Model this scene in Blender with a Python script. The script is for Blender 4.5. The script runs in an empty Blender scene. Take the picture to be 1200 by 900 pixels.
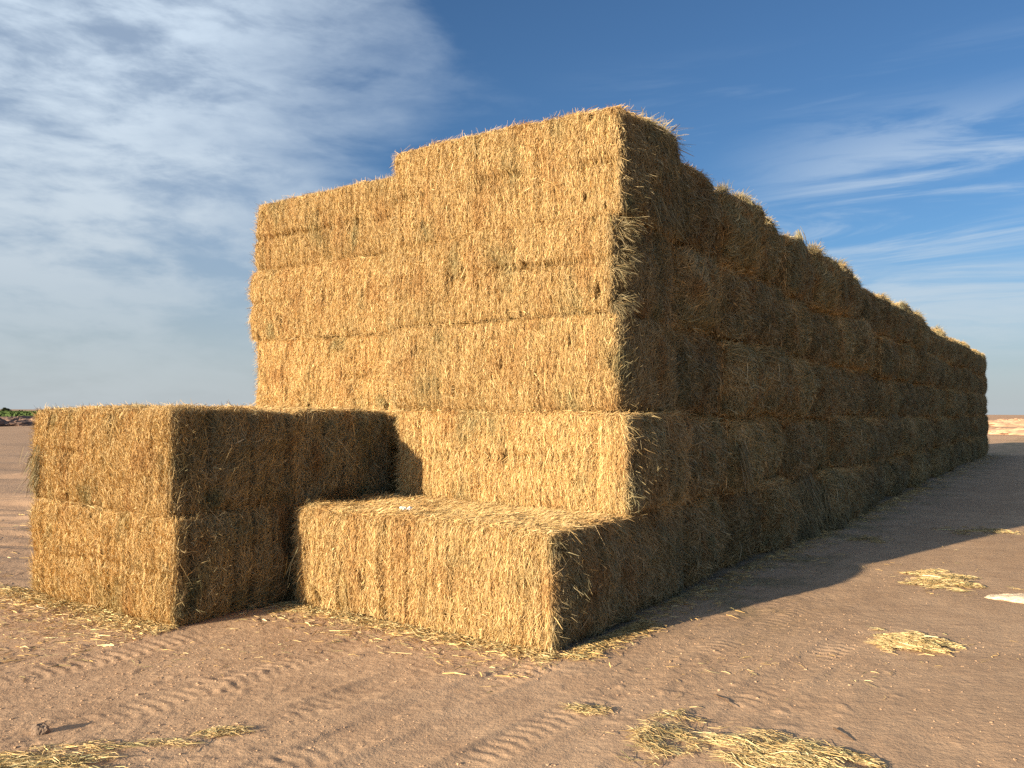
import bpy, math
import numpy as np
from mathutils import Vector, Matrix, Euler

rad = math.radians
SC = bpy.context.scene
COL = SC.collection
H = 1.70                      # eye height
SUN_AZ, SUN_EL = 50.0, 12.0   # direction the light travels (degrees right of +Y) and its elevation

# ------------------------------------------------------------------ numpy value noise
def _hash(ix, iy, iz, seed):
    h = (ix.astype(np.int64)*374761393 + iy.astype(np.int64)*668265263 + iz.astype(np.int64)*2147483647 + seed*1274126177) & 0xffffffff
    h = ((h ^ (h >> 13))*1274126177) & 0xffffffff
    h = ((h ^ (h >> 15))*2246822519) & 0xffffffff
    return ((h ^ (h >> 16)) & 0xffff)/65535.0

_TB = np.random.default_rng(1).random(64**3).astype(np.float32)*2-1

def noise(P, sc=(1, 1, 1), seed=0):
    """value noise in -1..1 from a 64^3 lattice"""
    q = P*np.asarray(sc, float)
    f = np.floor(q); t = (q-f).astype(np.float32); t = t*t*(3-2*t)
    o = np.array([seed*13+5, seed*29+11, seed*47+17]); i = f.astype(np.int32)+o.astype(np.int32)
    x0, y0, z0 = (i[:, 0] & 63) << 12, (i[:, 1] & 63) << 6, i[:, 2] & 63
    x1, y1, z1 = ((i[:, 0]+1) & 63) << 12, ((i[:, 1]+1) & 63) << 6, (i[:, 2]+1) & 63
    tx, ty, tz = t[:, 0], t[:, 1], t[:, 2]
    def L(a, b): return _TB[a+b+z0]*(1-tz)+_TB[a+b+z1]*tz
    a = L(x0, y0)*(1-ty)+L(x0, y1)*ty; b = L(x1, y0)*(1-ty)+L(x1, y1)*ty
    return a*(1-tx)+b*tx

def fbm(P, sc=(1, 1, 1), seed=0, n=3):
    a = 1.0; s = 0; tot = 0; sc = np.asarray(sc, float)
    for k in range(n):
        s = s + a*noise(P, sc*(2.03**k), seed+k*17); tot += a; a *= .5
    return s/tot

def sstep(a, b, x):
    t = np.clip((x-a)/(b-a), 0, 1); return t*t*(3-2*t)

# ------------------------------------------------------------------ mesh helpers
def mesh_from(name, verts, quads, mats, col=None, matidx=None, smooth=False):
    me = bpy.data.meshes.new(name)
    nv, nq = len(verts), len(quads)
    me.vertices.add(nv); me.vertices.foreach_set('co', np.ascontiguousarray(verts, np.float32).ravel())
    me.loops.add(nq*4); me.loops.foreach_set('vertex_index', np.ascontiguousarray(quads, np.int32).ravel())
    me.polygons.add(nq); me.polygons.foreach_set('loop_start', np.arange(0, nq*4, 4, dtype=np.int32))
    if matidx is not None: me.polygons.foreach_set('material_index', np.ascontiguousarray(matidx, np.int32))
    me.polygons.foreach_set('use_smooth', np.full(nq, smooth, dtype=bool))
    for m in mats: me.materials.append(m)
    if col is not None:
        at = me.color_attributes.new('tint', 'FLOAT_COLOR', 'POINT')
        at.data.foreach_set('color', np.ascontiguousarray(col, np.float32).ravel())
    me.update(calc_edges=True)
    return me

def link(name, me, parent=None, loc=(0, 0, 0), rot=(0, 0, 0), scl=(1, 1, 1)):
    o = bpy.data.objects.new(name, me); COL.objects.link(o)
    o.location = loc; o.rotation_euler = rot; o.scale = scl
    if parent is not None: o.parent = parent
    return o

def tag(o, label=None, cat=None, group=None, kind=None):
    if label: o['label'] = label
    if cat: o['category'] = cat
    if group: o['group'] = group
    if kind: o['kind'] = kind
    return o

def grid_quads(nu, nv):
    i = np.arange(nu-1)[:, None]; j = np.arange(nv-1)[None, :]
    a = i*nv+j
    return np.stack([a, a+nv, a+nv+1, a+1], -1).reshape(-1, 4)

# ------------------------------------------------------------------ node helpers
def new_mat(name):
    m = bpy.data.materials.new(name); m.use_nodes = True
    nt = m.node_tree; nt.nodes.clear()
    out = nt.nodes.new('ShaderNodeOutputMaterial'); b = nt.nodes.new('ShaderNodeBsdfPrincipled')
    nt.links.new(b.outputs[0], out.inputs[0])
    return m, nt, b

class NT:
    def __init__(s, nt): s.nt = nt
    def n(s, typ, **kw):
        nd = s.nt.nodes.new(typ)
        for k, v in kw.items(): setattr(nd, k, v)
        return nd
    def put(s, sock, v):
        if v is None: return
        if isinstance(v, bpy.types.NodeSocket): s.nt.links.new(v, sock)
        else: sock.default_value = v
    def math(s, op, a, b=None, c=None, clamp=False):
        nd = s.n('ShaderNodeMath', operation=op, use_clamp=clamp)
        for k, v in enumerate((a, b, c)): s.put(nd.inputs[k], v)
        return nd.outputs[0]
    def mix(s, f, a, b, blend='MIX'):
        nd = s.n('ShaderNodeMix', data_type='RGBA', blend_type=blend, clamp_factor=True)
        s.put(nd.inputs['Factor'], f); s.put(nd.inputs['A'], a) if False else None
        s.put(nd.inputs[0], f); s.put(nd.inputs[6], a); s.put(nd.inputs[7], b)
        return nd.outputs[2]
    def ramp(s, f, stops, interp='LINEAR'):
        nd = s.n('ShaderNodeValToRGB'); cr = nd.color_ramp; cr.interpolation = interp
        while len(cr.elements) < len(stops): cr.elements.new(.5)
        for e, (p, c) in zip(cr.elements, stops): e.position = p; e.color = c if len(c) == 4 else (*c, 1)
        s.put(nd.inputs[0], f); return nd.outputs[0]
    def range(s, v, a, b, c=0, d=1, smooth=True):
        nd = s.n('ShaderNodeMapRange', interpolation_type='SMOOTHSTEP' if smooth else 'LINEAR')
        s.put(nd.inputs[0], v)
        for k, x in zip((1, 2, 3, 4), (a, b, c, d)): s.put(nd.inputs[k], x)
        return nd.outputs[0]
    def noise(s, vec, scale, detail=4, rough=.55, dist=0, dim='3D'):
        nd = s.n('ShaderNodeTexNoise', noise_dimensions=dim)
        s.put(nd.inputs['Vector'], vec); nd.inputs['Scale'].default_value = scale
        nd.inputs['Detail'].default_value = detail; nd.inputs['Roughness'].default_value = rough
        nd.inputs['Distortion'].default_value = dist
        return nd.outputs[0]
    def mapping(s, vec, loc=(0, 0, 0), rot=(0, 0, 0), scl=(1, 1, 1)):
        nd = s.n('ShaderNodeMapping'); s.put(nd.inputs[0], vec)
        nd.inputs[1].default_value = loc; nd.inputs[2].default_value = rot; nd.inputs[3].default_value = scl
        return nd.outputs[0]

# ------------------------------------------------------------------ materials
def straw_material(name, gain=1.0):
    m, nt, b = new_mat(name); N = NT(nt)
    a = N.n('ShaderNodeAttribute', attribute_name='tint')
    oi = N.n('ShaderNodeObjectInfo')
    v = N.math('MULTIPLY_ADD', oi.outputs['Random'], .20, .88*gain)
    hsv = N.n('ShaderNodeHueSaturation'); hsv.inputs['Saturation'].default_value = 1.0
    N.put(hsv.inputs['Value'], v); N.put(hsv.inputs['Color'], a.outputs['Color'])
    N.put(b.inputs['Base Color'], hsv.outputs[0])
    b.inputs['Roughness'].default_value = .62
    b.inputs['Specular IOR Level'].default_value = .22
    return m
M_STRAW = straw_material('straw_stalks')

def core_material():
    m, nt, b = new_mat('packed_straw'); N = NT(nt)
    tc = N.n('ShaderNodeTexCoord'); a = N.n('ShaderNodeAttribute', attribute_name='tint')
    n1 = N.noise(N.mapping(tc.outputs['Object'], scl=(60, 60, 16)), 1.6, 3, .6)
    c = N.mix(N.range(n1, .3, .7), a.outputs['Color'], (.10, .062, .026, 1))
    N.put(b.inputs['Base Color'], c)
    bp = N.n('ShaderNodeBump'); bp.inputs['Strength'].default_value = .8; bp.inputs['Distance'].default_value = .012
    N.put(bp.inputs['Height'], n1); N.put(b.inputs['Normal'], bp.outputs[0])
    b.inputs['Roughness'].default_value = .8; b.inputs['Specular IOR Level'].default_value = .1
    return m
M_CORE = core_material()

# ------------------------------------------------------------------ the bale
BL, BW, BH = 2.5, 1.24, .87         # nominal size; local X length, Y depth (−Y = open long side), Z height
HALF = np.array([BL/2, BW/2, BH/2])
R0 = .075

def pits(P, seed): return np.clip(noise(P, (15, 4, 5.0), seed+10)*.7+noise(P, (36, 6, 11), seed+12)*.5-.44, 0, 1)*2

def crease_w(P, seed, kw):
    x, z = P[:, 0], P[:, 2]
    zc = kw.get('zc', 0)+.025*noise(P, (1.1, 3, 0), seed+5)+.012*noise(P, (8, 3, 0), seed+6)
    return np.exp(-((z-zc)/.027)**2)*np.clip(.35+.9*noise(P, (1.9, 1, .5), seed+11), 0, 1)

def deform(P, off, seed, kw):
    """P near the box surface -> displaced, rounded point with outward offset off"""
    R = np.full(len(P), R0)+kw.get('round', 0)*np.clip(np.abs(P[:, 0])-(HALF[0]-.35), 0, .35)/.35
    lim = HALF[None, :]-R[:, None]
    q = np.clip(P, -lim, lim)
    n = P-q; l = np.linalg.norm(n, axis=1, keepdims=True)+1e-9; n = n/l
    ax, ay, az = np.abs(n[:, 0])**2, np.abs(n[:, 1])**2, np.abs(n[:, 2])**2
    x, y, z = P[:, 0], P[:, 1], P[:, 2]
    low = fbm(P, (1.7, 1.7, 2.1), seed, 2)*.03
    # long sides: pressed flakes give vertical flutes, a string line runs along mid height
    fl = noise(P, (12, 2, 1.5), seed+7)*.017+noise(P, (36, 3, 4.0), seed+8)*.015
    fg = noise(P, (8.3, 2, 1.1), seed+9)
    dl = fl-.035*np.clip(fg-.45, 0, 1)*2-.045*np.clip(pits(P, seed), 0, 1)
    dl = dl-kw.get('crease', .03)*crease_w(P, seed, kw)
    dl = dl+.020*(1-(2*z/BH)**2)
    # ends: six strings cut grooves between pillows
    g = np.zeros(len(P))
    for k in range(6):
        yk = (-.5+k/5)*(BW-.24)+.02*noise(P, (0, 1, 1.7), seed+20+k)
        dpt = kw.get('string', .02)*(.4+1.2*((seed*7+k*5) % 11)/11)
        g -= 1.3*dpt*np.exp(-((y-yk)/.021)**2)
    de = g+kw.get('bulge', .07)*(1-(2*z/BH)**2)*(1-.75*(2*y/BW)**2)
    de = de+fbm(P, (2, 3.2, 3.4), seed+30, 3)*kw.get('lump', .05)+noise(P, (5, 14, 10), seed+33)*.02
    de = de-kw.get('side', 0)*np.clip((np.abs(y)-.36)/.26, 0, 1)**1.7
    de = g*.6+(de-g*.6)*(.25+.75*sstep(-.60, -.22, y)) if kw.get('edge') else de   # the sunlit edge stays pressed flat
    dt = fbm(P, (4, 5, 3), seed+40, 3)*.028
    d = low+ax*de+ay*dl+az*dt
    return q+n*(R+d+off)[:, None], n

PAL = dict(gold=np.array([.575, .378, .147]), pale=np.array([.72, .54, .285]), olive=np.array([.30, .262, .125]),
           rust=np.array([.44, .225, .072]), green=np.array([.20, .225, .105]))

def straw_color(P, nrm, rng, seed, green=.5, end_lift=0.):
    n = len(P); c = np.tile(PAL['gold'], (n, 1))
    t = np.clip(rng.normal(.28, .30, n), 0, 1)[:, None]
    c = c*(1-t)+PAL['pale']*t
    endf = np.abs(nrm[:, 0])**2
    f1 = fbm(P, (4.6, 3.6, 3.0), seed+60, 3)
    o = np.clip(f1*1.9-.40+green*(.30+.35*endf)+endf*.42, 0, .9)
    o = o*(rng.random(n) < .55+.3*o)
    c = c*(1-o[:, None]*.75)+PAL['olive']*(o[:, None]*.75)
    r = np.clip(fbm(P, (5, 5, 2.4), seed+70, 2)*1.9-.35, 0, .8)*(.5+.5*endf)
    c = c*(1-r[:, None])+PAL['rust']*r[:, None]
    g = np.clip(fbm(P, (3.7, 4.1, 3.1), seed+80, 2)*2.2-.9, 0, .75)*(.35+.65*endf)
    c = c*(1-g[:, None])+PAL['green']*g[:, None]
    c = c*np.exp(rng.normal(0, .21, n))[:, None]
    c = c*(1-endf[:, None]*(np.array([[.47, .385, .24]])-end_lift))      # cut ends: dusty greyish tone, plus shade of the stack's dark side painted in
    return np.clip(c, .01, .9)

def ribbons(P0, P1, P2, wid, rng, twist=1.0):
    """two-segment tapering ribbons through three points"""
    n = len(P0); d = P2-P0; d /= np.linalg.norm(d, axis=1, keepdims=True)+1e-9
    r = rng.normal(size=(n, 3)); s = np.cross(d, r); s /= np.linalg.norm(s, axis=1, keepdims=True)+1e-9
    w = wid[:, None]*.5
    V = np.stack([P0-s*w*.8, P0+s*w*.8, P1-s*w, P1+s*w, P2-s*w*.35, P2+s*w*.35], 1).reshape(-1, 3)
    b = np.arange(n)[:, None]*6
    Q = np.concatenate([b+np.array([[0, 1, 3, 2]]), b+np.array([[2, 3, 5, 4]])], 1).reshape(-1, 4)
    return V, Q

FACES = {'front': (1, -1), 'back': (1, 1), 'right': (0, 1), 'left': (0, -1), 'top': (2, 1), 'bottom': (2, -1)}

def make_bale(name, seed, dens, wid=.0048, res=.03, kw={}, strayf=.04):
    rng = np.random.default_rng(seed)
    Vs, Qs, Cs, Ms = [], [], [], []; base = 0
    for fn, (ax, sg) in FACES.items():
        ua, va = [a for a in range(3) if a != ax]
        nu = int(2*HALF[ua]/res)+2; nv = int(2*HALF[va]/res)+2
        U, Vv = np.meshgrid(np.linspace(-HALF[ua], HALF[ua], nu), np.linspace(-HALF[va], HALF[va], nv), indexing='ij')
        P = np.zeros((nu*nv, 3)); P[:, ua] = U.ravel(); P[:, va] = Vv.ravel(); P[:, ax] = sg*HALF[ax]
        D, n = deform(P, np.full(len(P), -.016), seed, kw)
        q = grid_quads(nu, nv)
        # consistent outward winding
        e = np.zeros(3); e[ua] = 1; f = np.zeros(3); f[va] = 1; nn = np.cross(e, f)[ax]*sg
        if nn < 0: q = q[:, ::-1]
        Vs.append(D); Qs.append(q+base); Ms.append(np.zeros(len(q), int)); base += len(D)
        c = straw_color(P, n, rng, seed, kw.get('green', .5), kw.get('end_lift', 0))*.42
        Cs.append(np.concatenate([c, np.ones((len(c), 1))], 1))
        # stalks
        dn = dens.get(fn, 0)
        m = int(4*HALF[ua]*HALF[va]*dn)
        if m == 0: continue
        R = np.zeros((m, 3)); R[:, ax] = sg*HALF[ax]
        R[:, ua] = rng.uniform(-HALF[ua], HALF[ua], m); R[:, va] = rng.uniform(-HALF[va], HALF[va], m)
        if fn in ('front', 'back'):      # torn-out pockets hold few stalks
            keep = rng.random(m) > np.clip(pits(R, seed)*2.2, 0, .93)
            keep &= rng.random(m) > np.clip(crease_w(R, seed, kw)*kw.get('crease', .03)*22, 0, .8)
            R = R[keep]; m = len(R)
        L = np.clip(rng.gamma(3.0, .0155, m), .015, .22); L = np.where(rng.random(m) < .05, L*2.6, L)
        swirl = fbm(R, (2.5, 2.5, 2.5), seed+90, 2)
        if fn in ('front', 'back'):
            ang = np.pi/2+rng.normal(0, .23, m)+swirl*.3
            loose = rng.random(m) < .09
            ang[loose] = rng.uniform(0, np.pi, loose.sum())
            sgd = np.where(rng.random(m) < .72, -1, 1)
            du, dv = np.cos(ang), np.sin(ang)*sgd     # ua=X, va=Z
            tip = np.abs(rng.normal(.006, .012, m))
        elif fn in ('left', 'right'):
            ang = np.pi/2+rng.normal(0, .5, m)+swirl*1.1
            loose = rng.random(m) < .25
            ang[loose] = rng.uniform(0, np.pi, loose.sum())
            sgd = np.where(rng.random(m) < .85, -1, 1)
            du, dv = np.cos(ang), np.sin(ang)*sgd
            L *= 1.4; tip = np.abs(rng.normal(.006, .015, m))
        else:
            ang = rng.normal(0, .8, m)+swirl*1.5
            du, dv = np.cos(ang), np.sin(ang)
            L *= 1.7; tip = np.abs(rng.normal(.004, .016, m))
        stray = rng.random(m) < strayf
        # more strays close to the face rim
        rim = np.maximum(np.abs(R[:, ua])/HALF[ua], np.abs(R[:, va])/HALF[va]) > .965
        stray |= rim & (rng.random(m) < .18)
        tip = np.where(stray, rng.uniform(.015, .075, m)*(1+.5*(fn in ('left', 'right'))), tip)
        d3 = np.zeros((m, 3)); d3[:, ua] = du; d3[:, va] = dv
        bend = np.zeros((m, 3)); k = rng.normal(0, .09, m); bend[:, ua] = -dv*k; bend[:, va] = du*k
        A = R-d3*(L*.45)[:, None]
        B = R+bend*L[:, None]
        Cc = R+d3*(L*.55)[:, None]
        o0 = rng.uniform(-.014, .003, m)
        P0, n0 = deform(A, o0, seed, kw)
        P1, _ = deform(B, np.maximum(o0, 0)+tip*.45+rng.uniform(0, .005, m), seed, kw)
        P2, _ = deform(Cc, tip, seed, kw)
        W = wid*np.exp(rng.normal(-.05, .38, m))
        V, Q = ribbons(P0, P1, P2, W, rng)
        c = straw_color(R, n0, rng, seed, kw.get('green', .5), kw.get('end_lift', 0))
        c = np.repeat(c, 6, axis=0)
        Vs.append(V); Qs.append(Q+base); Ms.append(np.ones(len(Q), int)); base += len(V)
        Cs.append(np.concatenate([c, np.ones((len(c), 1))], 1))
    return mesh_from(name, np.concatenate(Vs), np.concatenate(Qs), [M_CORE, M_STRAW], np.concatenate(Cs), np.concatenate(Ms))

def make_tuft(name, seed, n, length, spread, droop, wid=.005, flat=.35, green=.9):
    """a fan of stalks springing from the origin along +X, falling towards −Z"""
    rng = np.random.default_rng(seed)
    P0 = rng.normal(0, 1, (n, 3))*np.array([.02, .07, .04])*length/.25
    az = rng.normal(0, spread, n)+rng.uniform(-.3, .3, n); el = rng.normal(-.1, spread*flat*2.4, n)
    d = np.stack([np.cos(az)*np.cos(el), np.sin(az)*np.cos(el), np.sin(el)], 1)
    L = length*rng.uniform(.45, 1.1, n)
    P1 = P0+d*(L*.5)[:, None]-np.array([0, 0, 1])*(droop*L*.15)[:, None]
    P2 = P0+d*L[:, None]-np.array([0, 0, 1])*(droop*L*.62)[:, None]+rng.normal(0, .01, (n, 3))
    if droop > 1:
        P0[:, 2] += rng.uniform(-.5, .5, n)*length*.8; P0[:, 1] *= 1.8; P0[:, 0] = rng.uniform(-.04, .02, n)
        y = rng.normal(0, .22, n); P1 = P0+np.stack([L*.16+rng.normal(0, .01, n), L*.5*y, -L*.45], 1)
        P2 = P0+np.stack([L*.17+rng.normal(.015, .03, n), L*y*1.1, -L*rng.uniform(.8, 1, n)], 1)
    V, Q = ribbons(P0, P1, P2, wid*np.exp(rng.normal(0, .3, n)), rng)
    c = np.repeat(straw_color(P0*3, np.tile([1., 0, 0], (n, 1)), rng, seed, green), 6, 0)
    return mesh_from(name, V, Q, [M_STRAW], np.concatenate([c, np.ones((len(c), 1))], 1))

D_HI = dict(front=32000, back=1500, right=12000, left=11000, top=3500, bottom=3000)
D_TWO = dict(D_HI, back=32000, left=12000)
D_TOP = dict(front=33000, back=1500, right=13000, left=8000, top=16000, bottom=600)
D_MID = dict(front=1500, back=900, right=11000, left=1200, top=4000, bottom=600)
HI = [make_bale('bale_full_%d' % i, 100+i, D_TWO if i in (0, 3) else D_HI, .0031, .026, kw) for i, kw in enumerate([dict(k_, edge=1, end_lift=.07, bulge=.07, lump=.085) for k_ in [  # near bales' end colour lightened to imitate light bounced off the ground
    dict(crease=.075, zc=.0, bulge=.025, lump=.03, green=.45, string=.03), dict(crease=.010, zc=-.05, bulge=.03, lump=.03, green=.3, string=.012),
    dict(crease=.085, zc=.03, bulge=.025, lump=.03, green=.5, string=.02), dict(crease=.040, zc=.02, bulge=.02, lump=.025, green=.5, string=.034),
    dict(crease=.065, zc=-.02, bulge=.02, lump=.025, green=.4, string=.03)]])]
FRONT = make_bale('bale_front', 207, D_TOP, .0031, .025, dict(crease=.014, bulge=.05, lump=.07, edge=1, end_lift=.07, green=.35, string=.008), .022)
MID = [make_bale('bale_end_%d' % i, 300+i, D_MID, .0056, .03, dict(crease=.02, end_lift=gr, bulge=b-.01, lump=l+.02, green=g, round=.09, side=.24, string=st), .05)
       for i, (b, l, g, st, gr) in enumerate([(.09, .08, .7, .02, .0), (.12, .11, 1.3, .01, .10), (.07, .09, .4, .035, -.03), (.13, .09, 1.1, .012, .16), (.1, .12, 1.6, .005, .22), (.08, .07, .1, .03, -.05)])]
TUFT_FAN = [make_tuft('tuft_fan_%d' % i, 400+i, 330, .24, .6, .45, .0042) for i in range(2)]
TUFT_HANG = [make_tuft('tuft_hang_%d' % i, 420+i, 1500, .30, .55, 1.5, .0045, .5, 1.5) for i in range(2)]
TUFT_TOP = [make_tuft('tuft_top_%d' % i, 440+i, 500, .2, .9, .5, .0045, .8, .4) for i in range(3)]

# ------------------------------------------------------------------ layout
TH = rad(34.2)
u = np.array([math.cos(TH), -math.sin(TH)])     # along the sunlit front, towards the right
v = np.array([math.sin(TH), math.cos(TH)])      # along the shaded side, away
P1 = np.array([.89, 6.91])
HP = .85; WP = 1.228
rl = np.random.default_rng(11)
ORD = ['', 'first', 'second', 'third', 'fourth', 'fifth', 'sixth', 'seventh', 'eighth', 'ninth', 'tenth', 'eleventh', 'twelfth',
       'thirteenth', 'fourteenth', 'fifteenth', 'sixteenth', 'seventeenth', 'eighteenth', 'nineteenth', 'twentieth', 'twenty-first',
       'twenty-second', 'twenty-third', 'twenty-fourth', 'twenty-fifth', 'twenty-sixth', 'twenty-seventh', 'twenty-eighth']
LAYER = ['bottom', 'second', 'third', 'fourth', 'top']

def bale(me, corner, z0, L, hp, label, group, yaw=0., roll=0., pitch=0., flip=0, wpitch=1.24):
    """corner = near right bottom corner on the ground plane; flip 1 turns it end for end, 2 upside down"""
    c = corner-u*L/2+v*WP/2
    o = link('straw_bale', me, loc=(c[0], c[1], z0+hp/2))
    R = Euler((0, 0, -TH+rad(yaw))).to_matrix() @ Euler((rad(roll), rad(pitch), 0)).to_matrix()
    if flip == 1: R = R @ Euler((0, 0, math.pi)).to_matrix()
    if flip == 2: R = R @ Euler((0, math.pi, 0)).to_matrix()
    if flip == 3: R = R @ Euler((math.pi, 0, 0)).to_matrix()
    o.rotation_euler = R.to_euler()
    o.scale = (L/BL, wpitch/BW, (hp+.004)/BH)
    return tag(o, label, 'straw bale', group)

def tuft(parent, me, at, rot, s=1.0, name='loose_tuft'):
    """at / rot given in the frame of the stack (x along u, y along v), relative to the bale centre"""
    F = Matrix.Rotation(-TH, 4, 'Z')
    M = F @ Matrix.Translation(at) @ Euler([rad(a) for a in rot]).to_matrix().to_4x4() @ Matrix.Scale(s, 4)
    W = Matrix.Translation(parent.location) @ M
    o = link(name, me, parent)
    bpy.context.view_layer.update()
    o.matrix_parent_inverse = parent.matrix_world.inverted()
    o.matrix_basis = W
    return o

ROWF = [1.0, .995, 1.0, .985, .965, .97, .955, .96, .965, .96, .955, .96, .96, .955, .96, .965, .965, .97, .965, .97, .97, .975, .975, .98, .98, .98, .985, .985]
NR = len(ROWF)
GS = 'straw bales of the long main stack'
# near-corner bales: end offsets by layer (metres along u), read from the ragged corner
OFF0 = [.05, .095, -.035, -.055, .02]
for r in range(NR):
    f = ROWF[r]+(float(rl.normal(0, .010)) if r > 1 else 0)
    for k in range(5):
        if r == 0:
            me, fl = [(HI[1], 0), (HI[3], 0), (HI[1], 2), (HI[2], 0), (HI[0], 0)][k]
            off = OFF0[k]; L = [2.5, 2.54, 2.5, 2.5, 2.52][k]
            label = ['bottom bale at the corner of the tall stack, behind the single low bale',
                     'second bale up at the corner of the tall stack, standing on the bottom one',
                     'third bale up in the middle of the tall stack corner column',
                     'fourth bale up at the tall corner, with tufts sticking out on its right',
                     'highest bale of all, topmost at the near corner of the tall stack'][k]
        else:
            me, fl = MID[int(rl.integers(0, 6))], 0
            if r == NR-1: me = HI[[2, 0, 4, 3, 1][k]]
            if rl.random() < .35: fl = 3
            off = float(np.clip(rl.normal(.0, .075), -.09, .14)); L = 2.5
            if k == 0: off += .03
            if r == NR-1: off = .02*(k % 2)
            if r == 1: off = [.03, .03, .0, -.02, -.01][k]
            if (r, k) == (4, 0) or (r, k) == (5, 0): off += .12
            if k == 1 and r == 4: off += .12
            if k == 0:
                label = '%s bale back from the corner at ground level, shaded side of tall stack' % ORD[r+1]
            else:
                label = '%s bale back from the corner in the %s layer, shaded side of tall stack' % (ORD[r+1], LAYER[k])
        c = P1+v*(WP*r+(0 if r == 0 else float(rl.normal(0, .02))))+u*off+(v*[0, .0, .02, -.015, -.03][k] if r == 0 else 0)
        # the stack leans and bows a little along its length
        o = bale(me, c, HP*f*k, L, HP*f*(1.09 if (r, k) == (0, 4) else 1)-(.004+.012*float(rl.random()) if r and k < 4 else 0), label, GS, yaw=float(rl.normal(0, 1.6)) if r else [0, -.6, .6, 0, .5][k],
                 roll=float(rl.normal(0, .9)) if r else [0, 0, 0, 0, 3.2][k], pitch=float(rl.normal(0, .8)) if r else 0, flip=fl,
                 wpitch=1.235-(float(rl.uniform(.04, .15)) if r else .0))
        if k == 4 and 0 < r:
            for q in range(2 if r < 12 else 1):
                if rl.random() < (.75 if r not in (1, 3) else .2):
                    tuft(o, TUFT_TOP[int(rl.integers(0, 3))], (1.12+rl.uniform(-.1, .05), rl.uniform(-.5, .5), .41),
                         (0, rl.uniform(-50, -10), rl.uniform(-180, 180)), rl.uniform(.7, 1.15), 'loose_tuft')
        if r == 0 and k == 3:
            for (yy, zz, s, rz, ry, me2) in [(-.36, .40, .9, -15, -5, 0), (-.45, .30, .75, 15, 0, 1), (-.42, .10, .8, -8, 5, 1), (-.5, -.05, .7, 5, 10, 0), (-.42, -.3, .8, -10, 15, 1), (-.5, -.36, .6, 20, 10, 0)]:
                tuft(o, TUFT_FAN[me2], (1.22, yy, zz), (0, ry, rz), s, 'loose_tuft')
        if r == 0 and k == 4:
            tuft(o, TUFT_HANG[0], (1.26, .2, -.15), (0, 0, 0), 1.0)
            tuft(o, TUFT_HANG[1], (1.25, .42, .1), (0, 0, 10), .9)
            tuft(o, TUFT_TOP[1], (1.12, .1, .42), (0, -10, 20), 1.1)
            tuft(o, TUFT_TOP[2], (1.12, .5, .42), (0, -20, 60), 1.3)
            tuft(o, TUFT_TOP[0], (1.0, .42, .45), (0, -25, -60), 1.2)
        if r in (4, 5) and k == 0:
            for q, (yy, zz) in enumerate([(-.35, .15), (0, .25), (.3, .12), (-.1, -.1), (.25, -.15)]):
                tuft(o, TUFT_HANG[q % 2], (1.24, yy, zz), (0, 0, yy*50), 1.15)
        if r > 0 and k < 5 and rl.random() < .6:
            tuft(o, TUFT_HANG[int(rl.integers(0, 2))], (1.2, rl.uniform(-.4, .4), rl.uniform(-.1, .38)), (0, 0, rl.uniform(-25, 25)), rl.uniform(.6, 1.1))

# left column of the main stack: sunlit front row, and the far end that casts the far edge of the shadow
P2 = P1-u*2.70+v*.40
for k in range(5):
    me, fl = [(HI[4], 0), (HI[0], 1), (HI[4], 0), (HI[3], 1), (HI[2], 2)][k]
    label = ['bottom bale of the left column, hidden behind the two-high pile',
             'second bale up in the left column, mostly behind the two-high pile',
             'third bale up in the left column, just above the two-high pile top',
             'fourth bale up in the left column, under its highest bale',
             'highest bale of the left column, against the open sky on the left'][k]
    bale(me, P2+u*[.0, .0, .02, .0, .01][k]+v*[0, 0, .03, -.02, .02][k], HP*k, 2.48+[0, 0, -.02, .03, .02][k], HP, label, GS, yaw=[0, 0, .5, -.5, .3][k], flip=fl)
for r in range(NR-3, NR):
    for k in range(5):
        bale(MID[(r+k) % 6], P1+v*(WP*r)-u*2.6, HP*ROWF[r]*k, 2.5, HP*ROWF[r], 'bale in the far left corner of the tall stack, hidden behind the others', GS, flip=1)

# two-high pile on the left, two bales deep
A = np.array([-2.66, 6.54])
GP = 'straw bales of the two-high pile'
LP = [('lower front bale of the two-high pile, standing on the dirt', HI[3], 2),
      ('lower rear bale of the two-high pile, its shaded end next to the low bale', HI[0], 0),
      ('upper front bale of the two-high pile, dark tuft hanging from its left end', HI[4], 2),
      ('upper rear bale of the two-high pile, reaching towards the tall stack', HI[2], 0)]
for i, (lab, me, fl) in enumerate(LP):
    r, k = i % 2, i//2
    c = A+v*(WP*r)+u*[.03, .0, -.03, .0][i]+v*[.0, 0, .02, .02][i]
    o = bale(me, c, HP*k, [2.17, 2.2, 2.2, 2.2][i], HP, lab, GP, yaw=[.8, 0, -.6, 0][i], flip=fl)
    if i == 2:
        tuft(o, TUFT_HANG[0], (-1.0, -.46, .02), (0, 0, 200), .75)
        tuft(o, TUFT_HANG[1], (-1.0, -.46, -.12), (0, -10, 200), .75)
        tuft(o, TUFT_TOP[0], (.1, -.3, .42), (0, -40, 0), .45)

# the single low bale in front
Cn = np.array([.30, 5.84])
o = bale(FRONT, Cn, 0, 2.62, HP, 'single low bale in front of the tall stack with its long side sunlit', 'single bales', flip=0)
del o['group']
LOW = o
tuft(o, TUFT_HANG[1], (-1.28, -.25, -.05), (0, 0, 185), 1.1)
tuft(o, TUFT_HANG[0], (-1.28, -.1, -.1), (0, 0, 170), 1.2)

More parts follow.
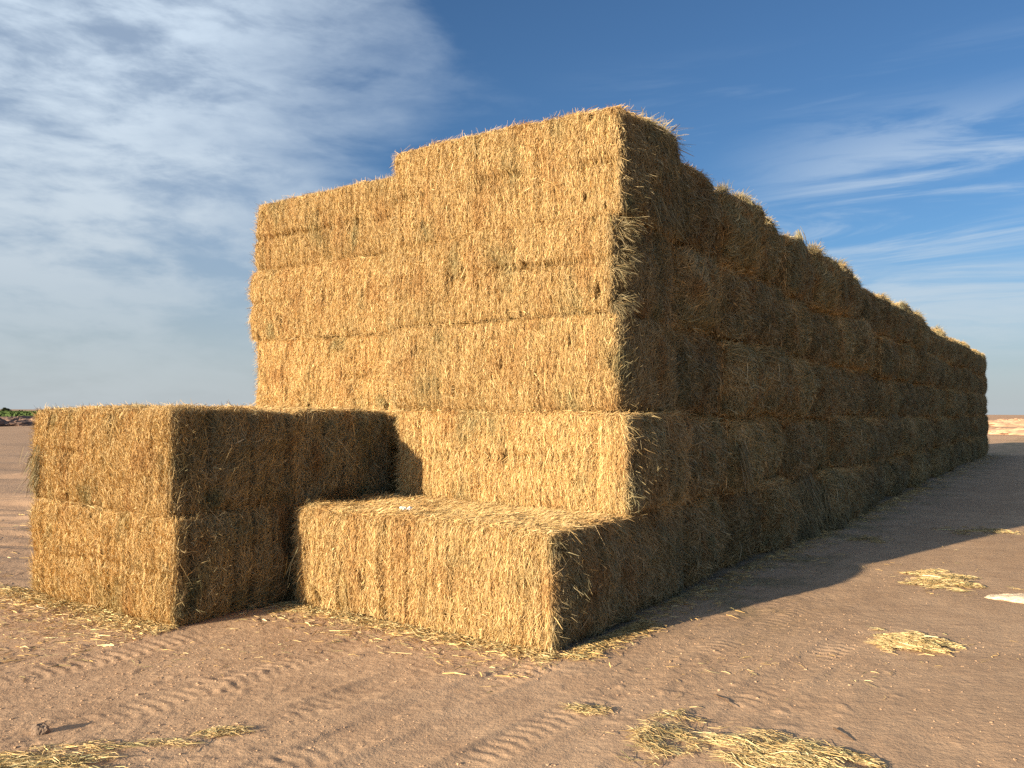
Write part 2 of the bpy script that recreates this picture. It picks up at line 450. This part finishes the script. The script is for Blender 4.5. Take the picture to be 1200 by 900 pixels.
# ------------------------------------------------------------------ ground sheet
def ground_h(X, Y):
    P = np.stack([X, Y, np.zeros_like(X)], 1)
    r = np.hypot(X, Y-6)
    near = 1-sstep(14, 40, r)
    # wheel ruts run towards the right and away
    a = rad(50); s = X*math.cos(a)+Y*math.sin(a); t = -X*math.sin(a)+Y*math.cos(a)
    Q = np.stack([s, t, np.zeros_like(s)], 1)
    left = 1-sstep(.6, 3.2, X-.15*Y)
    h = fbm(P, (.35, .35, 1), 900, 3)*.03
    h += near*(.005+.007*left)*fbm(Q, (1.3, 6.5, 1), 901, 3)
    pm = np.clip(.25+1.3*fbm(P, (.7, .7, 1), 907, 2), .05, 1)
    h += near*(.0012+.0042*left)*pm*fbm(Q, (8, 17, 1), 905, 4)
    h += near*(.0007+.0026*left*pm)*fbm(P, (30, 30, 1), 906, 2)
    tt = t+.10*noise(Q, (.5, 0, 0), 903)
    for k, (t0, w0, s0, s1) in enumerate([(3.45, .15, .5, 7.5), (3.95, .15, .2, 7.3), (4.75, .17, -.8, 6.2), (2.75, .13, 1.2, 7.5), (5.9, .17, -3.5, 4.2), (2.1, .13, 2.0, 7.0)]):
        e = (tt-t0)/w0; inn = np.clip(1-np.abs(e)**4, 0, 1)
        sm = sstep(s0, s0+1, s)*(1-sstep(s1-1, s1, s))*np.clip(.7+.7*noise(Q, (1.2, .5, 0), 960+k), .1, 1)*.8
        lug = np.clip(np.sin((s+np.abs(e)*.05)*2*np.pi/.085+k)*1.5, -1, 1)*.5+.5
        sm = sm*(.05+.95*left)
        h += near*sm*(-.012*inn+.011*inn*lug*np.clip(.5+noise(Q, (2.5, 2.5, 0), 970+k), 0, 1)+.009*np.exp(-((np.abs(e)-1.15)/.22)**2))
    clod = np.clip(noise(P, (13, 13, 1), 910)-.45, 0, 1)
    h += near*left*clod*.016*np.clip(noise(P, (1.7, 1.7, 1), 911)+.3, 0, 1)
    # ruts at the left beyond the pile
    lf = sstep(-4, -7, X)*(1-sstep(40, 70, Y))*sstep(5, 8, Y)
    h += lf*.16*np.clip(fbm(np.stack([X, Y, 0*X], 1), (.35, 1.5, 1), 920, 3), -.4, 1)
    # far broken ground
    h += sstep(60, 120, r)*fbm(P, (.03, .03, 1), 930, 4)*.35
    lm = sstep(55, 65, Y)*(1-sstep(100, 125, Y))*sstep(-25, -35, X)
    h += lm*(.08+.35*np.clip(fbm(P, (.35, .6, 1), 940, 3)+.3, 0, 1))
    rm = sstep(75, 100, Y)*(1-sstep(170, 260, Y))*sstep(20, 40, X)
    h += rm*.65*np.clip(fbm(P, (.08, .12, 1), 950, 4)+.05, 0, 1)
    # flat under the bales
    def flat(c, L, W):
        d = P[:, :2]-c; uu = -(d@u); vv = d@v
        ox = np.maximum(np.maximum(-uu, uu-L), 0); oy = np.maximum(np.maximum(-vv, vv-W), 0)
        return sstep(.05, .35, np.hypot(ox, oy))
    k = flat(P1, 4.9, WP*28)*flat(Cn, 2.6, 1.25)*flat(A, 2.2, 2.5)
    return h*k-.004*(1-k)

def build_ground():
    st = .0150*1.0495**np.arange(1, 200); o = 6.3+np.cumsum(st)
    g = np.concatenate([-o[::-1], np.linspace(-6.3, 6.3, 840), o]); n = len(g)
    X, Y = np.meshgrid(g+.2, g+8.4, indexing='ij')
    x, y = X.ravel(), Y.ravel()
    z = ground_h(x, y)
    return np.stack([x, y, z], 1), grid_quads(n, n)

def ground_material():
    m, nt, b = new_mat('dry_dirt'); N = NT(nt)
    tc = N.n('ShaderNodeTexCoord').outputs['Object']
    sep = N.n('ShaderNodeSeparateXYZ'); N.put(sep.inputs[0], tc); X, Y = sep.outputs[0], sep.outputs[1]
    big = N.noise(tc, .35, 4, .6); med = N.noise(tc, 2.2, 5, .65); fine = N.noise(tc, 38, 4, .7)
    rut = N.noise(N.mapping(tc, rot=(0, 0, rad(-50)), scl=(.9, 6, 1)), 1.6, 4, .65)
    c = N.mix(N.range(big, .35, .65), (.50, .335, .208, 1), (.60, .408, .255, 1))
    c = N.mix(N.math('MULTIPLY', N.range(med, .35, .7), .6), c, (.42, .27, .165, 1))
    c = N.mix(N.math('MULTIPLY', N.range(rut, .5, .75), .4), c, (.32, .205, .14, 1))
    c = N.mix(N.math('MULTIPLY', N.range(fine, .55, .75), .45), c, (.66, .47, .30, 1))
    # paler dusty sand far to the right, greyer worked soil at the left
    sand = N.math('MULTIPLY', N.range(Y, 38, 62), N.range(X, 8, 18))
    sn = N.noise(N.mapping(tc, scl=(.05, .12, 1)), 1, 5, .6)
    sandc = N.mix(N.range(sn, .4, .62), (.62, .40, .24, 1), (.47, .28, .17, 1))
    c = N.mix(sand, c, sandc)
    leftf = N.range(X, -1.5, -6, 0, .5)
    vo = N.n('ShaderNodeTexVoronoi'); N.put(vo.inputs['Vector'], tc); vo.inputs['Scale'].default_value = 55
    c = N.mix(N.math('MULTIPLY', N.range(vo.outputs['Distance'], .30, .08), .30), c, (.26, .165, .11, 1))
    c = N.mix(leftf, c, (.36, .235, .16, 1))
    # greenish chaff trodden in beside the stack
    ch = N.noise(tc, 1.1, 4, .7)
    sx = N.math('SUBTRACT', N.math('MULTIPLY', N.math('SUBTRACT', X, .89), math.cos(TH)), N.math('MULTIPLY', N.math('SUBTRACT', Y, 6.91), math.sin(TH)))
    sy = N.math('ADD', N.math('MULTIPLY', N.math('SUBTRACT', X, .89), math.sin(TH)), N.math('MULTIPLY', N.math('SUBTRACT', Y, 6.91), math.cos(TH)))
    near = N.math('MULTIPLY', N.math('MULTIPLY', N.range(sx, 1.6, .1), N.range(sx, -.5, 0)), N.range(sy, -.6, .3))
    chm = N.math('MULTIPLY', N.range(ch, .42, .62), near)
    c = N.mix(N.math('MULTIPLY', chm, .6), c, (.22, .20, .10, 1))
    N.put(b.inputs['Base Color'], c)
    b.inputs['Roughness'].default_value = .95; b.inputs['Specular IOR Level'].default_value = .08
    b1 = N.n('ShaderNodeBump'); b1.inputs['Strength'].default_value = .75; b1.inputs['Distance'].default_value = .035
    hh = N.math('ADD', N.math('MULTIPLY', med, .45), N.math('ADD', N.math('MULTIPLY', N.noise(tc, 14, 5, .7), .28), N.math('ADD', N.math('MULTIPLY', rut, .20), N.math('ADD', N.math('MULTIPLY', fine, .24), N.math('MULTIPLY', N.noise(tc, 110, 3, .7), .07)))))
    N.put(b1.inputs['Height'], hh); N.put(b.inputs['Normal'], b1.outputs[0])
    return m

gv, gq = build_ground()
M_DIRT = ground_material()
gnd = link('ground', mesh_from('ground', gv, gq, [M_DIRT], smooth=True))
tag(gnd, kind='structure')
def gz(x, y): return float(ground_h(np.array([float(x)]), np.array([float(y)]))[0])

# ------------------------------------------------------------------ pixel of the photo -> ground point (only to read positions off)
F = 970.0
def gp(px, py):
    y = H*F/(py-482.5-(px-600)*.0056); return np.array([(px-600)/F*y, y])

# ------------------------------------------------------------------ loose straw on the dirt
def scatter(pts, rng, Lm, wid, lift, align=None, spread=1.6, pale=.3):
    n = len(pts)
    z = ground_h(pts[:, 0], pts[:, 1])
    L = np.clip(rng.gamma(4, Lm/4, n), Lm*.3, Lm*2.4)
    ang = rng.uniform(0, 2*np.pi, n) if align is None else align+rng.normal(0, spread, n)
    d = np.stack([np.cos(ang), np.sin(ang)], 1)
    bend = np.stack([-d[:, 1], d[:, 0]], 1)*(rng.normal(0, .12, n)*L)[:, None]
    a, b_, c_ = pts-d*L[:, None]*.5, pts+bend, pts+d*L[:, None]*.5
    def p3(p, o): return np.concatenate([p, (ground_h(p[:, 0], p[:, 1])+.004+o)[:, None]], 1)
    V, Q = ribbons(p3(a, lift*rng.uniform(0, 1, n)), p3(b_, lift*rng.uniform(.2, 1.1, n)+.003), p3(c_, lift*rng.uniform(0, 1.2, n)), wid*np.exp(rng.normal(0, .3, n)), rng)
    t = np.clip(rng.normal(pale, .3, n), 0, 1)[:, None]
    c = (PAL['gold']*(1-t)+np.array([.70, .56, .31])*t)*np.exp(rng.normal(-.12, .3, n))[:, None]
    gr = (rng.random(n) < .22)[:, None]; c = np.where(gr, PAL['olive'], c)
    c = np.repeat(np.clip(c, 0, .9), 6, 0)
    return V, Q, np.concatenate([c, np.ones((len(c), 1))], 1)

def merge(parts):
    V, Q, C = [], [], []; b = 0
    for (a, q, c) in parts: V.append(a); Q.append(q+b); C.append(c); b += len(a)
    return np.concatenate(V), np.concatenate(Q), np.concatenate(C)

def pile(px, py, rx, ry, n, height, label, seed, align, spread=.5, Lm=.16, wid=.006, edge=.55, name='straw_heap', group=None):
    rng = np.random.default_rng(seed); c = gp(px, py)
    n = int(n*2.3); m = n*3; q = rng.uniform(-1.25, 1.25, (m, 2)); r = np.hypot(q[:, 0], q[:, 1])
    P = np.stack([q[:, 0], q[:, 1], 0*r], 1)
    keep = r+fbm(P, (2.6, 2.6, 1), seed, 3)*1.15 < rng.normal(.66, .16, m)
    q = q[keep][:n]; r = r[keep][:n]
    ca, sa = math.cos(align), math.sin(align)
    pts = np.stack([c[0]+q[:, 0]*rx*ca-q[:, 1]*ry*sa, c[1]+q[:, 0]*rx*sa+q[:, 1]*ry*ca], 1)
    V, Q, C = scatter(pts, rng, Lm*.62, wid*.62, .012, align, spread*1.4, .5)
    up = np.repeat(.7*height*np.clip(1-r**2, 0, 1)*rng.uniform(0, 1, len(q)), 6)
    V[:, 2] += up
    V[:, :2] -= c; me = mesh_from(name, V, Q, [M_STRAW], C)
    o = link(name, me, loc=(c[0], c[1], 0))
    return tag(o, label, 'straw heap', group)

GH = 'small heaps of loose straw on the dirt'
pile(1067, 757, .24, .30, 1500, .06, 'dense small heap of loose straw on the dirt, nearer of the right two', 501, rad(150), .45, .13, .006, group=GH)
pile(1104, 679, .42, .42, 1500, .07, 'pale wide heap of loose straw just outside the shadow edge', 502, rad(5), .6, .15, .007, group=GH)
pile(925, 888, .66, .24, 1400, .03, 'large thin spread of loose straw at the bottom edge of the view', 503, rad(145), .5, .17, .0040, group=GH)
pile(775, 862, .30, .30, 800, .02, 'trodden straw patch left of the large thin spread near the bottom edge', 504, rad(120), .8, .12, .004, group=GH)
pile(690, 828, .13, .07, 160, .012, 'tiny wisp of straw on the dirt below the low bale', 505, rad(160), .5, .09, .004, group=GH)
pile(60, 893, .55, .20, 900, .03, 'flattened straw patch in the bottom left corner of the view', 506, rad(15), .5, .17, .0045, group=GH)
pile(268, 856, .13, .05, 200, .015, 'small dry straw wisp near the bottom left on bare dirt', 507, rad(20), .4, .08, .004, group=GH)
pile(1020, 632, .30, .28, 220, .01, 'faint scrap of straw lying inside the shadow beside the tall stack', 508, rad(80), .9, .12, .007, group=GH)

rng = np.random.default_rng(77)
parts = []
def along(p, q, n, w, off):      # chaff fallen along a bale foot
    t = rng.random(n)[:, None]; nrm = np.array([(q-p)[1], -(q-p)[0]]); nrm = nrm/np.linalg.norm(nrm)
    return p+(q-p)*t+nrm*(off+np.abs(rng.normal(0, w, n)))[:, None]
parts.append(scatter(along(Cn-u*2.75, Cn+u*.05, 2900, .09, .0), rng, .07, .004, .02))
parts.append(scatter(along(Cn-u*2.9, Cn+u*.1, 900, .30, .0), rng, .09, .0045, .006))
parts.append(scatter(along(A-u*2.5, A+u*.1, 2600, .14, .0), rng, .07, .004, .02))
parts.append(scatter(along(A-u*3.2, A+u*.1, 2000, .45, .0), rng, .07, .004, .006))
parts.append(scatter(along(P1+u*.1+v*.0, P1+u*.1+v*15, 2600, .16, .0), rng, .09, .0045, .02, pale=.1))
parts.append(scatter(along(P1+u*.1+v*.0, P1+u*.1+v*34, 1500, .30, .0), rng, .10, .006, .01, pale=.1))
parts.append(scatter(along(Cn+u*.05, Cn+u*.1+v*1.2, 1300, .10, .0), rng, .08, .004, .02, pale=.1))
parts.append(scatter(np.stack([rng.uniform(-8, -3, 700), rng.uniform(5, 14, 700)], 1), rng, .12, .006, .006))
# thin scatter in drifts over the foreground
m = 26000; q = np.stack([rng.uniform(-6, 7, m), rng.uniform(2.6, 13, m)], 1)
Pn = np.stack([q[:, 0], q[:, 1], 0*q[:, 0]], 1)
k = fbm(Pn, (.9, 1.4, 1), 66, 3)+.25*(q[:, 0] < .6) > rng.normal(.62, .16, m)
parts.append(scatter(q[k], rng, .05, .0032, .003, rad(30), 1.0, .35))
V, Q, C = merge(parts)
tag(link('loose_straw', mesh_from('loose_straw', V, Q, [M_STRAW], C)), 'loose straw stalks strewn over the dirt around the bales', 'loose straw', kind='stuff')

def crumbs():
    rng = np.random.default_rng(91); m = 30000
    q = np.stack([rng.uniform(-6, 6, m), 2.4+rng.gamma(2, 2.0, m)], 1)
    P = np.stack([q[:, 0], q[:, 1], 0*q[:, 0]], 1)
    w_ = fbm(P, (.8, 1.6, 1), 44, 3)+.45*(1-sstep(-.5, 2.5, q[:, 0]))
    q = q[w_ > rng.normal(.42, .2, m)][:8000]; n = len(q)
    s = np.exp(rng.normal(-5.75, .42, n)); z = ground_h(q[:, 0], q[:, 1])
    base = np.array([[-1, -1, -.5], [1, -1, -.5], [1, 1, -.5], [-1, 1, -.5], [-.7, -.6, .7], [.6, -.7, .6], [.7, .6, .7], [-.6, .7, .55]])
    fc = np.array([[4, 5, 6, 7], [0, 1, 5, 4], [1, 2, 6, 5], [2, 3, 7, 6], [3, 0, 4, 7]])
    V = base[None]*(1+rng.normal(0, .22, (n, 8, 3)))*s[:, None, None]*np.array([1, 1, .7])
    a = rng.uniform(0, 6.3, n); ca, sa = np.cos(a)[:, None], np.sin(a)[:, None]
    X = V[..., 0]*ca-V[..., 1]*sa+q[:, 0:1]; Y = V[..., 0]*sa+V[..., 1]*ca+q[:, 1:2]; Z = V[..., 2]+z[:, None]+s[:, None]*.15
    V = np.stack([X, Y, Z], -1).reshape(-1, 3); Q = (fc[None]+np.arange(n)[:, None, None]*8).reshape(-1, 4)
    return mesh_from('dirt_crumbs', V, Q, [M_DIRT])
tag(link('dirt_crumbs', crumbs()), 'small crumbs of dry earth scattered over the bare dirt', 'dirt crumbs', kind='stuff')

# ------------------------------------------------------------------ small things
def lump_mesh(name, seed, sx, sy, sz, mat, rough=.25, n=22, flatb=True):
    th = np.linspace(0, math.pi, n); ph = np.linspace(0, 2*math.pi, 2*n)
    T, Pp = np.meshgrid(th, ph, indexing='ij')
    D = np.stack([np.sin(T)*np.cos(Pp), np.sin(T)*np.sin(Pp), np.cos(T)], -1).reshape(-1, 3)
    r = 1+rough*fbm(D, (1.6, 1.6, 1.6), seed, 4)+rough*.5*np.round(2*noise(D, (1.2, 1.2, 1.2), seed+3))/2
    Vv = D*r[:, None]*np.array([sx, sy, sz])
    if flatb: Vv[:, 2] = np.maximum(Vv[:, 2], -sz*.3)
    return mesh_from(name, Vv, grid_quads(n, 2*n)[:, ::-1], [mat])

def simple_mat(name, c, rough=.9, var=.25, sc=12, bump=.5):
    m, nt, b = new_mat(name); N = NT(nt)
    tc = N.n('ShaderNodeTexCoord').outputs['Object']; nz = N.noise(tc, sc, 5, .65)
    lo = tuple(x*(1-var) for x in c)+(1,); hi = tuple(min(.95, x*(1+var)) for x in c)+(1,)
    N.put(b.inputs['Base Color'], N.ramp(nz, [(.3, lo), (.7, hi)]))
    bp = N.n('ShaderNodeBump'); bp.inputs['Strength'].default_value = bump; bp.inputs['Distance'].default_value = .02
    N.put(bp.inputs['Height'], nz); N.put(b.inputs['Normal'], bp.outputs[0])
    b.inputs['Roughness'].default_value = rough; b.inputs['Specular IOR Level'].default_value = .15
    return m

M_CLOD = simple_mat('dirt_clod', (.25, .18, .13), sc=30)
M_LIME = simple_mat('pale_powder', (.74, .60, .43), var=.22, sc=26, bump=1)
p = gp(56, 852)
tag(link('dirt_clod', lump_mesh('dirt_clod', 5, .045, .035, .04, M_CLOD, .4), loc=(p[0], p[1], gz(*p)+.012), rot=(0, 0, .5)),
    'lone brown clod of earth in the lower left of the bare dirt', 'dirt clod')
p = gp(1196, 701)
tag(link('powder_heap', lump_mesh('powder_heap', 9, .30, .13, .055, M_LIME, .22, 40), loc=(p[0], p[1], gz(*p)+.004), rot=(0, 0, -.35)),
    'low pale heap of sandy powder on the dirt at the right edge', 'powder heap')

pile(955, 622, .30, .16, 500, .03, 'dark green scrap of hay on the shaded dirt at the foot of the tall stack', 511, rad(60), .9, .12, .007, group=GH)
pile(1150, 622, .70, .40, 500, .015, 'thin yellow green scatter of hay at the shadow edge near the right side', 512, rad(10), .9, .12, .008, group=GH)

# twig
def tube(name, pts, r0, r1, mat, sides=7):
    pts = [Vector(p) for p in pts]; V = []; n = len(pts)
    for i, p in enumerate(pts):
        d = (pts[min(i+1, n-1)]-pts[max(i-1, 0)]).normalized(); a = d.cross(Vector((0, 0, 1)))
        a = a.normalized() if a.length > 1e-4 else Vector((1, 0, 0)); b = d.cross(a)
        r = r0+(r1-r0)*i/(n-1)
        for s in range(sides): t = 2*math.pi*s/sides; V.append(p+a*math.cos(t)*r+b*math.sin(t)*r)
    Q = [(i*sides+s, i*sides+(s+1) % sides, (i+1)*sides+(s+1) % sides, (i+1)*sides+s) for i in range(n-1) for s in range(sides)]
    return mesh_from(name, np.array([tuple(x) for x in V]), np.array(Q), [mat], smooth=True)
M_TWIG = simple_mat('dry_twig', (.16, .10, .06), sc=40)
a = gp(974, 853); b2 = gp(997, 867); mid = (a+b2)/2+np.array([-.01, -.012])
tag(link('twig', tube('twig', [(*(a-mid), .008), (*((a+b2)/2-mid-np.array([.006, .006])), .012), (*(b2-mid), .006)], .004, .002, M_TWIG), loc=(mid[0], mid[1], gz(*mid))),
    'thin dark bent twig lying on the bare dirt above the bottom straw', 'twig')
a = gp(836, 812); b2 = gp(858, 826); mid = (a+b2)/2
tag(link('twig', tube('twig', [(*(a-mid), .006), (*(.2*(a-mid)+np.array([.012, .006])), .01), (*(b2-mid), .005)], .0035, .002, M_TWIG), loc=(mid[0], mid[1], gz(*mid))),
    'short dark twig on the dirt between the low bale and the bottom straw', 'twig')

# crumpled white scrap on the low bale: two folded lobes
M_PAPER = simple_mat('white_paper', (.80, .79, .76), .7, .06, 25, .3)
def crumple(seed, s):
    g = np.linspace(-1, 1, 15); X, Y = np.meshgrid(g, g, indexing='ij'); x, y = X.ravel(), Y.ravel()
    P = np.stack([x, y, 0*x], 1)
    z = .55*np.abs(noise(P, (1.4, 1.4, 1), seed))+.35*np.abs(noise(P, (3, 3, 1), seed+2))+.5*(1-x*x-y*y)
    return mesh_from('scrap_fold', np.stack([x*s*(1+.25*noise(P, (1, 1, 1), seed+4)), y*s*.8, z*s], 1), grid_quads(15, 15), [M_PAPER])
rootp = bpy.data.objects.new('paper_scrap', None); COL.objects.link(rootp)
lc = Cn-u*1.62+v*.28
rootp.location = (lc[0], lc[1], HP+.028); rootp.empty_display_size = .1
tag(rootp, 'crumpled white scrap of paper lying on top of the low bale', 'paper scrap')
w = link('scrap_fold', crumple(3, .028), rootp, (-.028, .008, 0), (.5, .2, .3))
w = link('scrap_fold', crumple(8, .026), rootp, (.028, -.01, 0), (.2, -.4, 1.1))

# ------------------------------------------------------------------ far left: field, hedge line, spoil bank
M_CROP = simple_mat('green_crop', (.068, .108, .032), .9, .35, .6)
def crop():
    rng = np.random.default_rng(8); n = 26000
    x = rng.uniform(-330, -75, n); y = rng.uniform(140, 380, n)
    hgt = rng.uniform(.5, .95, n); d = rng.normal(0, .25, (n, 2)); w = rng.uniform(.25, .6, n)*(y/150)
    a = rng.uniform(0, math.pi, n); s = np.stack([np.cos(a), np.sin(a)], 1)*w[:, None]
    zb = ground_h(x, y)-.05
    P = np.stack([x, y], 1)
    V = np.stack([np.c_[P-s*.5, zb], np.c_[P+s*.5, zb], np.c_[P+s*.35+d, zb+hgt], np.c_[P-s*.35+d, zb+hgt]], 1).reshape(-1, 3)
    Q = np.arange(4*n).reshape(-1, 4)
    return mesh_from('green_crop', V, Q, [M_CROP])
tag(link('green_crop', crop()), 'green crop field beyond the dirt at the far left', 'crop field', kind='stuff')

M_FOL = simple_mat('far_foliage', (.035, .048, .022), .9, .3, .4)
M_BARK = simple_mat('far_bark', (.10, .075, .05), .9, .3, 2)
def tree_mesh(seed, w, h):
    rng = np.random.default_rng(seed); n = 1500
    cl = rng.normal(0, 1, (14, 3))*np.array([w*.3, w*.3, h*.17])+np.array([0, 0, h*.58])
    i = rng.integers(0, 14, n); d = rng.normal(0, 1, (n, 3)); d /= np.linalg.norm(d, axis=1, keepdims=True)
    c = cl[i]+d*(w*.2)*rng.uniform(.5, 1, n)[:, None]*np.array([1, 1, .75])
    c[:, 2] = np.maximum(c[:, 2], h*.06)
    a = rng.normal(0, 1, (n, 3)); a /= np.linalg.norm(a, axis=1, keepdims=True); b = np.cross(a, d); s = .32*w/8
    V = np.stack([c-a*s-b*s*.6, c+a*s-b*s*.6, c+a*s+b*s*.6, c-a*s+b*s*.6], 1).reshape(-1, 3)
    return mesh_from('tree_crown', V, np.arange(4*n).reshape(-1, 4), [M_FOL])
rngt = np.random.default_rng(21)
crowns = [tree_mesh(600+i, w_, h_) for i, (w_, h_) in enumerate([(9, 4.6), (12, 5.6), (8, 4.0), (14, 4.6)])]
trunk = tube('tree_trunk', [(0, 0, 0), (.1, 0, 1.2), (.05, .1, 2.4)], .28, .14, M_BARK)
x = -420
i = 0
while x < -236:
    Y = 410+rngt.uniform(-15, 15)
    s = rngt.uniform(.75, 1.0)
    s *= .25
    if abs(x/Y*F+600-12) < 5: s = .34
    e = bpy.data.objects.new('tree', None); COL.objects.link(e); e.location = (x, Y, gz(x, Y)); e.scale = (s,)*3
    tag(e, 'dark low tree in the hedgerow beyond the green field', 'tree', 'low trees of the far hedgerow')
    link('trunk', trunk, e); link('crown', crowns[i % 4], e, rot=(0, 0, rngt.uniform(0, 6)))
    x += rngt.uniform(4.5, 7.5); i += 1

# spoil banks of dark turned earth (far left) and low sand heaps (far right)
M_SPOIL = simple_mat('turned_soil', (.20, .13, .10), .95, .45, 1.5, 1.0)
M_SAND = simple_mat('pale_sand', (.55, .35, .22), .95, .25, .8, .8)
rngm = np.random.default_rng(31)
for i in range(13):
    y = 86+rngm.uniform(-16, 20); x = (-12+i*4.3-600)/F*y
    me = lump_mesh('soil_heap', 700+i, rngm.uniform(1.1, 2.1), rngm.uniform(.8, 1.5), rngm.uniform(.45, .85), M_SPOIL, .5, 26)
    tag(link('soil_heap', me, loc=(x, y, gz(x, y)-.05), rot=(0, 0, rngm.uniform(0, 3))), 'dark heap of turned earth between the dirt yard and green field', 'soil heap', 'dark soil heaps at the far left')
for i in range(10):
    px = 1164+i*5.2+rngm.uniform(-2, 2); y = [78, 120, 160, 200][i % 4]+rngm.uniform(-8, 8); x = (px-600)/F*y
    me = lump_mesh('sand_heap', 740+i, rngm.uniform(1.6, 4.0), rngm.uniform(1.0, 2.0), rngm.uniform(.35, .6), M_SAND, .6, 26)
    tag(link('sand_heap', me, loc=(x, y, gz(x, y)-.05), rot=(0, 0, rngm.uniform(-.6, .6))), 'low ragged sand heap on the bright plain beyond the stack', 'sand heap', 'low sand heaps at the far right')

# ------------------------------------------------------------------ sky and sun
w = bpy.data.worlds.new('World'); SC.world = w; w.use_nodes = True
nt = w.node_tree; nt.nodes.clear(); N = NT(nt)
out = N.n('ShaderNodeOutputWorld'); bg = N.n('ShaderNodeBackground'); nt.links.new(bg.outputs[0], out.inputs[0])
sky = N.n('ShaderNodeTexSky', sky_type='NISHITA'); sky.sun_disc = False
sky.sun_elevation = rad(SUN_EL); sky.sun_rotation = rad(180+SUN_AZ)
sky.altitude = 0; sky.air_density = 1.0; sky.dust_density = .5; sky.ozone_density = 5.0
tc = N.n('ShaderNodeTexCoord').outputs['Generated']
sp = N.n('ShaderNodeSeparateXYZ'); N.put(sp.inputs[0], tc); dx, dy, dz = sp.outputs
el = N.math('MAXIMUM', dz, 0)
inv = N.math('DIVIDE', 1.0, N.math('ADD', el, .10))
cx = N.math('MULTIPLY', dx, inv); cy = N.math('MULTIPLY', dy, inv)
cv = N.n('ShaderNodeCombineXYZ'); N.put(cv.inputs[0], cx); N.put(cv.inputs[1], cy)
az = N.math('ARCTAN2', dx, dy)          # 0 straight ahead, + right
elev = N.math('ARCSINE', dz)
sv = N.n('ShaderNodeCombineXYZ'); N.put(sv.inputs[0], az); N.put(sv.inputs[1], N.math('MULTIPLY', elev, 1.7))
S = sv.outputs[0]
cA = N.noise(N.mapping(S, loc=(3.1, 1.7, 0), rot=(0, 0, rad(-12)), scl=(2.0, 3.4, 1)), 1.6, 7, .58, .35)
cB = N.noise(N.mapping(S, loc=(1.3, 6.2, 4), rot=(0, 0, rad(14)), scl=(2.6, 4.6, 1)), 1.6, 6, .55, .5)
cC = N.noise(N.mapping(S, loc=(7.3, 2.2, 9), rot=(0, 0, rad(-6)), scl=(5.5, 9.0, 1)), 2.2, 5, .6, .25)
veil = N.math('ADD', N.math('MULTIPLY', cA, .43), N.math('ADD', N.math('MULTIPLY', cB, .35), N.math('MULTIPLY', cC, .22)))
edge = N.math('ADD', az, N.math('MULTIPLY', N.math('SUBTRACT', cA, .5), .55))
edge = N.math('ADD', edge, N.math('MULTIPLY', N.math('SUBTRACT', cB, .5), .45))
edge = N.math('ADD', edge, N.math('MULTIPLY', elev, -.10))
maskL = N.range(edge, -.02, -.44)
left = N.math('MULTIPLY', N.math('MULTIPLY', maskL, N.range(elev, .0, .20, .40, 1)), N.range(veil, .42, .57, .40, 1))
# streaks on the right
sA = N.noise(N.mapping(S, loc=(5.5, 8.1, 2), rot=(0, 0, rad(-16)), scl=(2.0, 8.5, 1)), 1.4, 7, .62, .9)
sB = N.noise(N.mapping(S, loc=(2.5, 3.1, 7), rot=(0, 0, rad(-28)), scl=(1.3, 7.0, 1)), 1.3, 5, .6, .5)
bandR = N.math('MULTIPLY', N.range(az, .20, .46), N.math('MULTIPLY', N.range(elev, .02, .12), N.range(elev, .36, .24)))
right = N.math('MULTIPLY', bandR, N.range(sA, .40, .64))
thin = N.math('MULTIPLY', N.math('MULTIPLY', N.math('MULTIPLY', N.range(az, .0, .25), N.range(elev, .42, .30)), N.range(sB, .50, .72)), .34)
cl = N.math('MAXIMUM', N.math('MULTIPLY', left, .88), N.math('MAXIMUM', N.math('MULTIPLY', right, .60), thin))
cloudc = N.mix(N.range(elev, .02, .45), (4.9, 5.4, 5.7, 1), (5.8, 6.8, 7.8, 1))
hz = N.range(elev, .20, -.01)
skyc = N.mix(N.math('MULTIPLY', hz, .85), sky.outputs[0], (3.9, 4.3, 4.6, 1))
col = N.mix(cl, skyc, cloudc)
N.put(bg.inputs[0], col); bg.inputs[1].default_value = .055

sd = bpy.data.lights.new('sun', 'SUN'); sd.energy = 5.0; sd.angle = rad(.53); sd.color = (1.0, .83, .61)
so = link('sun', sd)
d = Vector((math.sin(rad(SUN_AZ))*math.cos(rad(SUN_EL)), math.cos(rad(SUN_AZ))*math.cos(rad(SUN_EL)), -math.sin(rad(SUN_EL))))
so.rotation_euler = d.to_track_quat('-Z', 'Y').to_euler(); so.location = (-20, -20, 15)

# ------------------------------------------------------------------ camera
cd = bpy.data.cameras.new('camera'); cam = link('camera', cd); SC.camera = cam
cd.sensor_width = 36; cd.lens = 36*F/1200; cd.clip_end = 9000; cd.clip_start = .05
pitch = math.atan((482.6-450)/F)
cam.location = (0, 0, H)
cam.rotation_euler = (Matrix.Rotation(math.pi/2+pitch, 3, 'X') @ Matrix.Rotation(rad(.32), 3, 'Z')).to_euler()

SC.view_settings.view_transform = 'Standard'; SC.view_settings.look = 'None'
SC.view_settings.exposure = 1.2; SC.view_settings.gamma = 1
SC.render.engine = 'CYCLES'
SC.cycles.max_bounces = 6; SC.cycles.diffuse_bounces = 3; SC.cycles.use_denoising = False
SC.cycles.use_adaptive_sampling = True
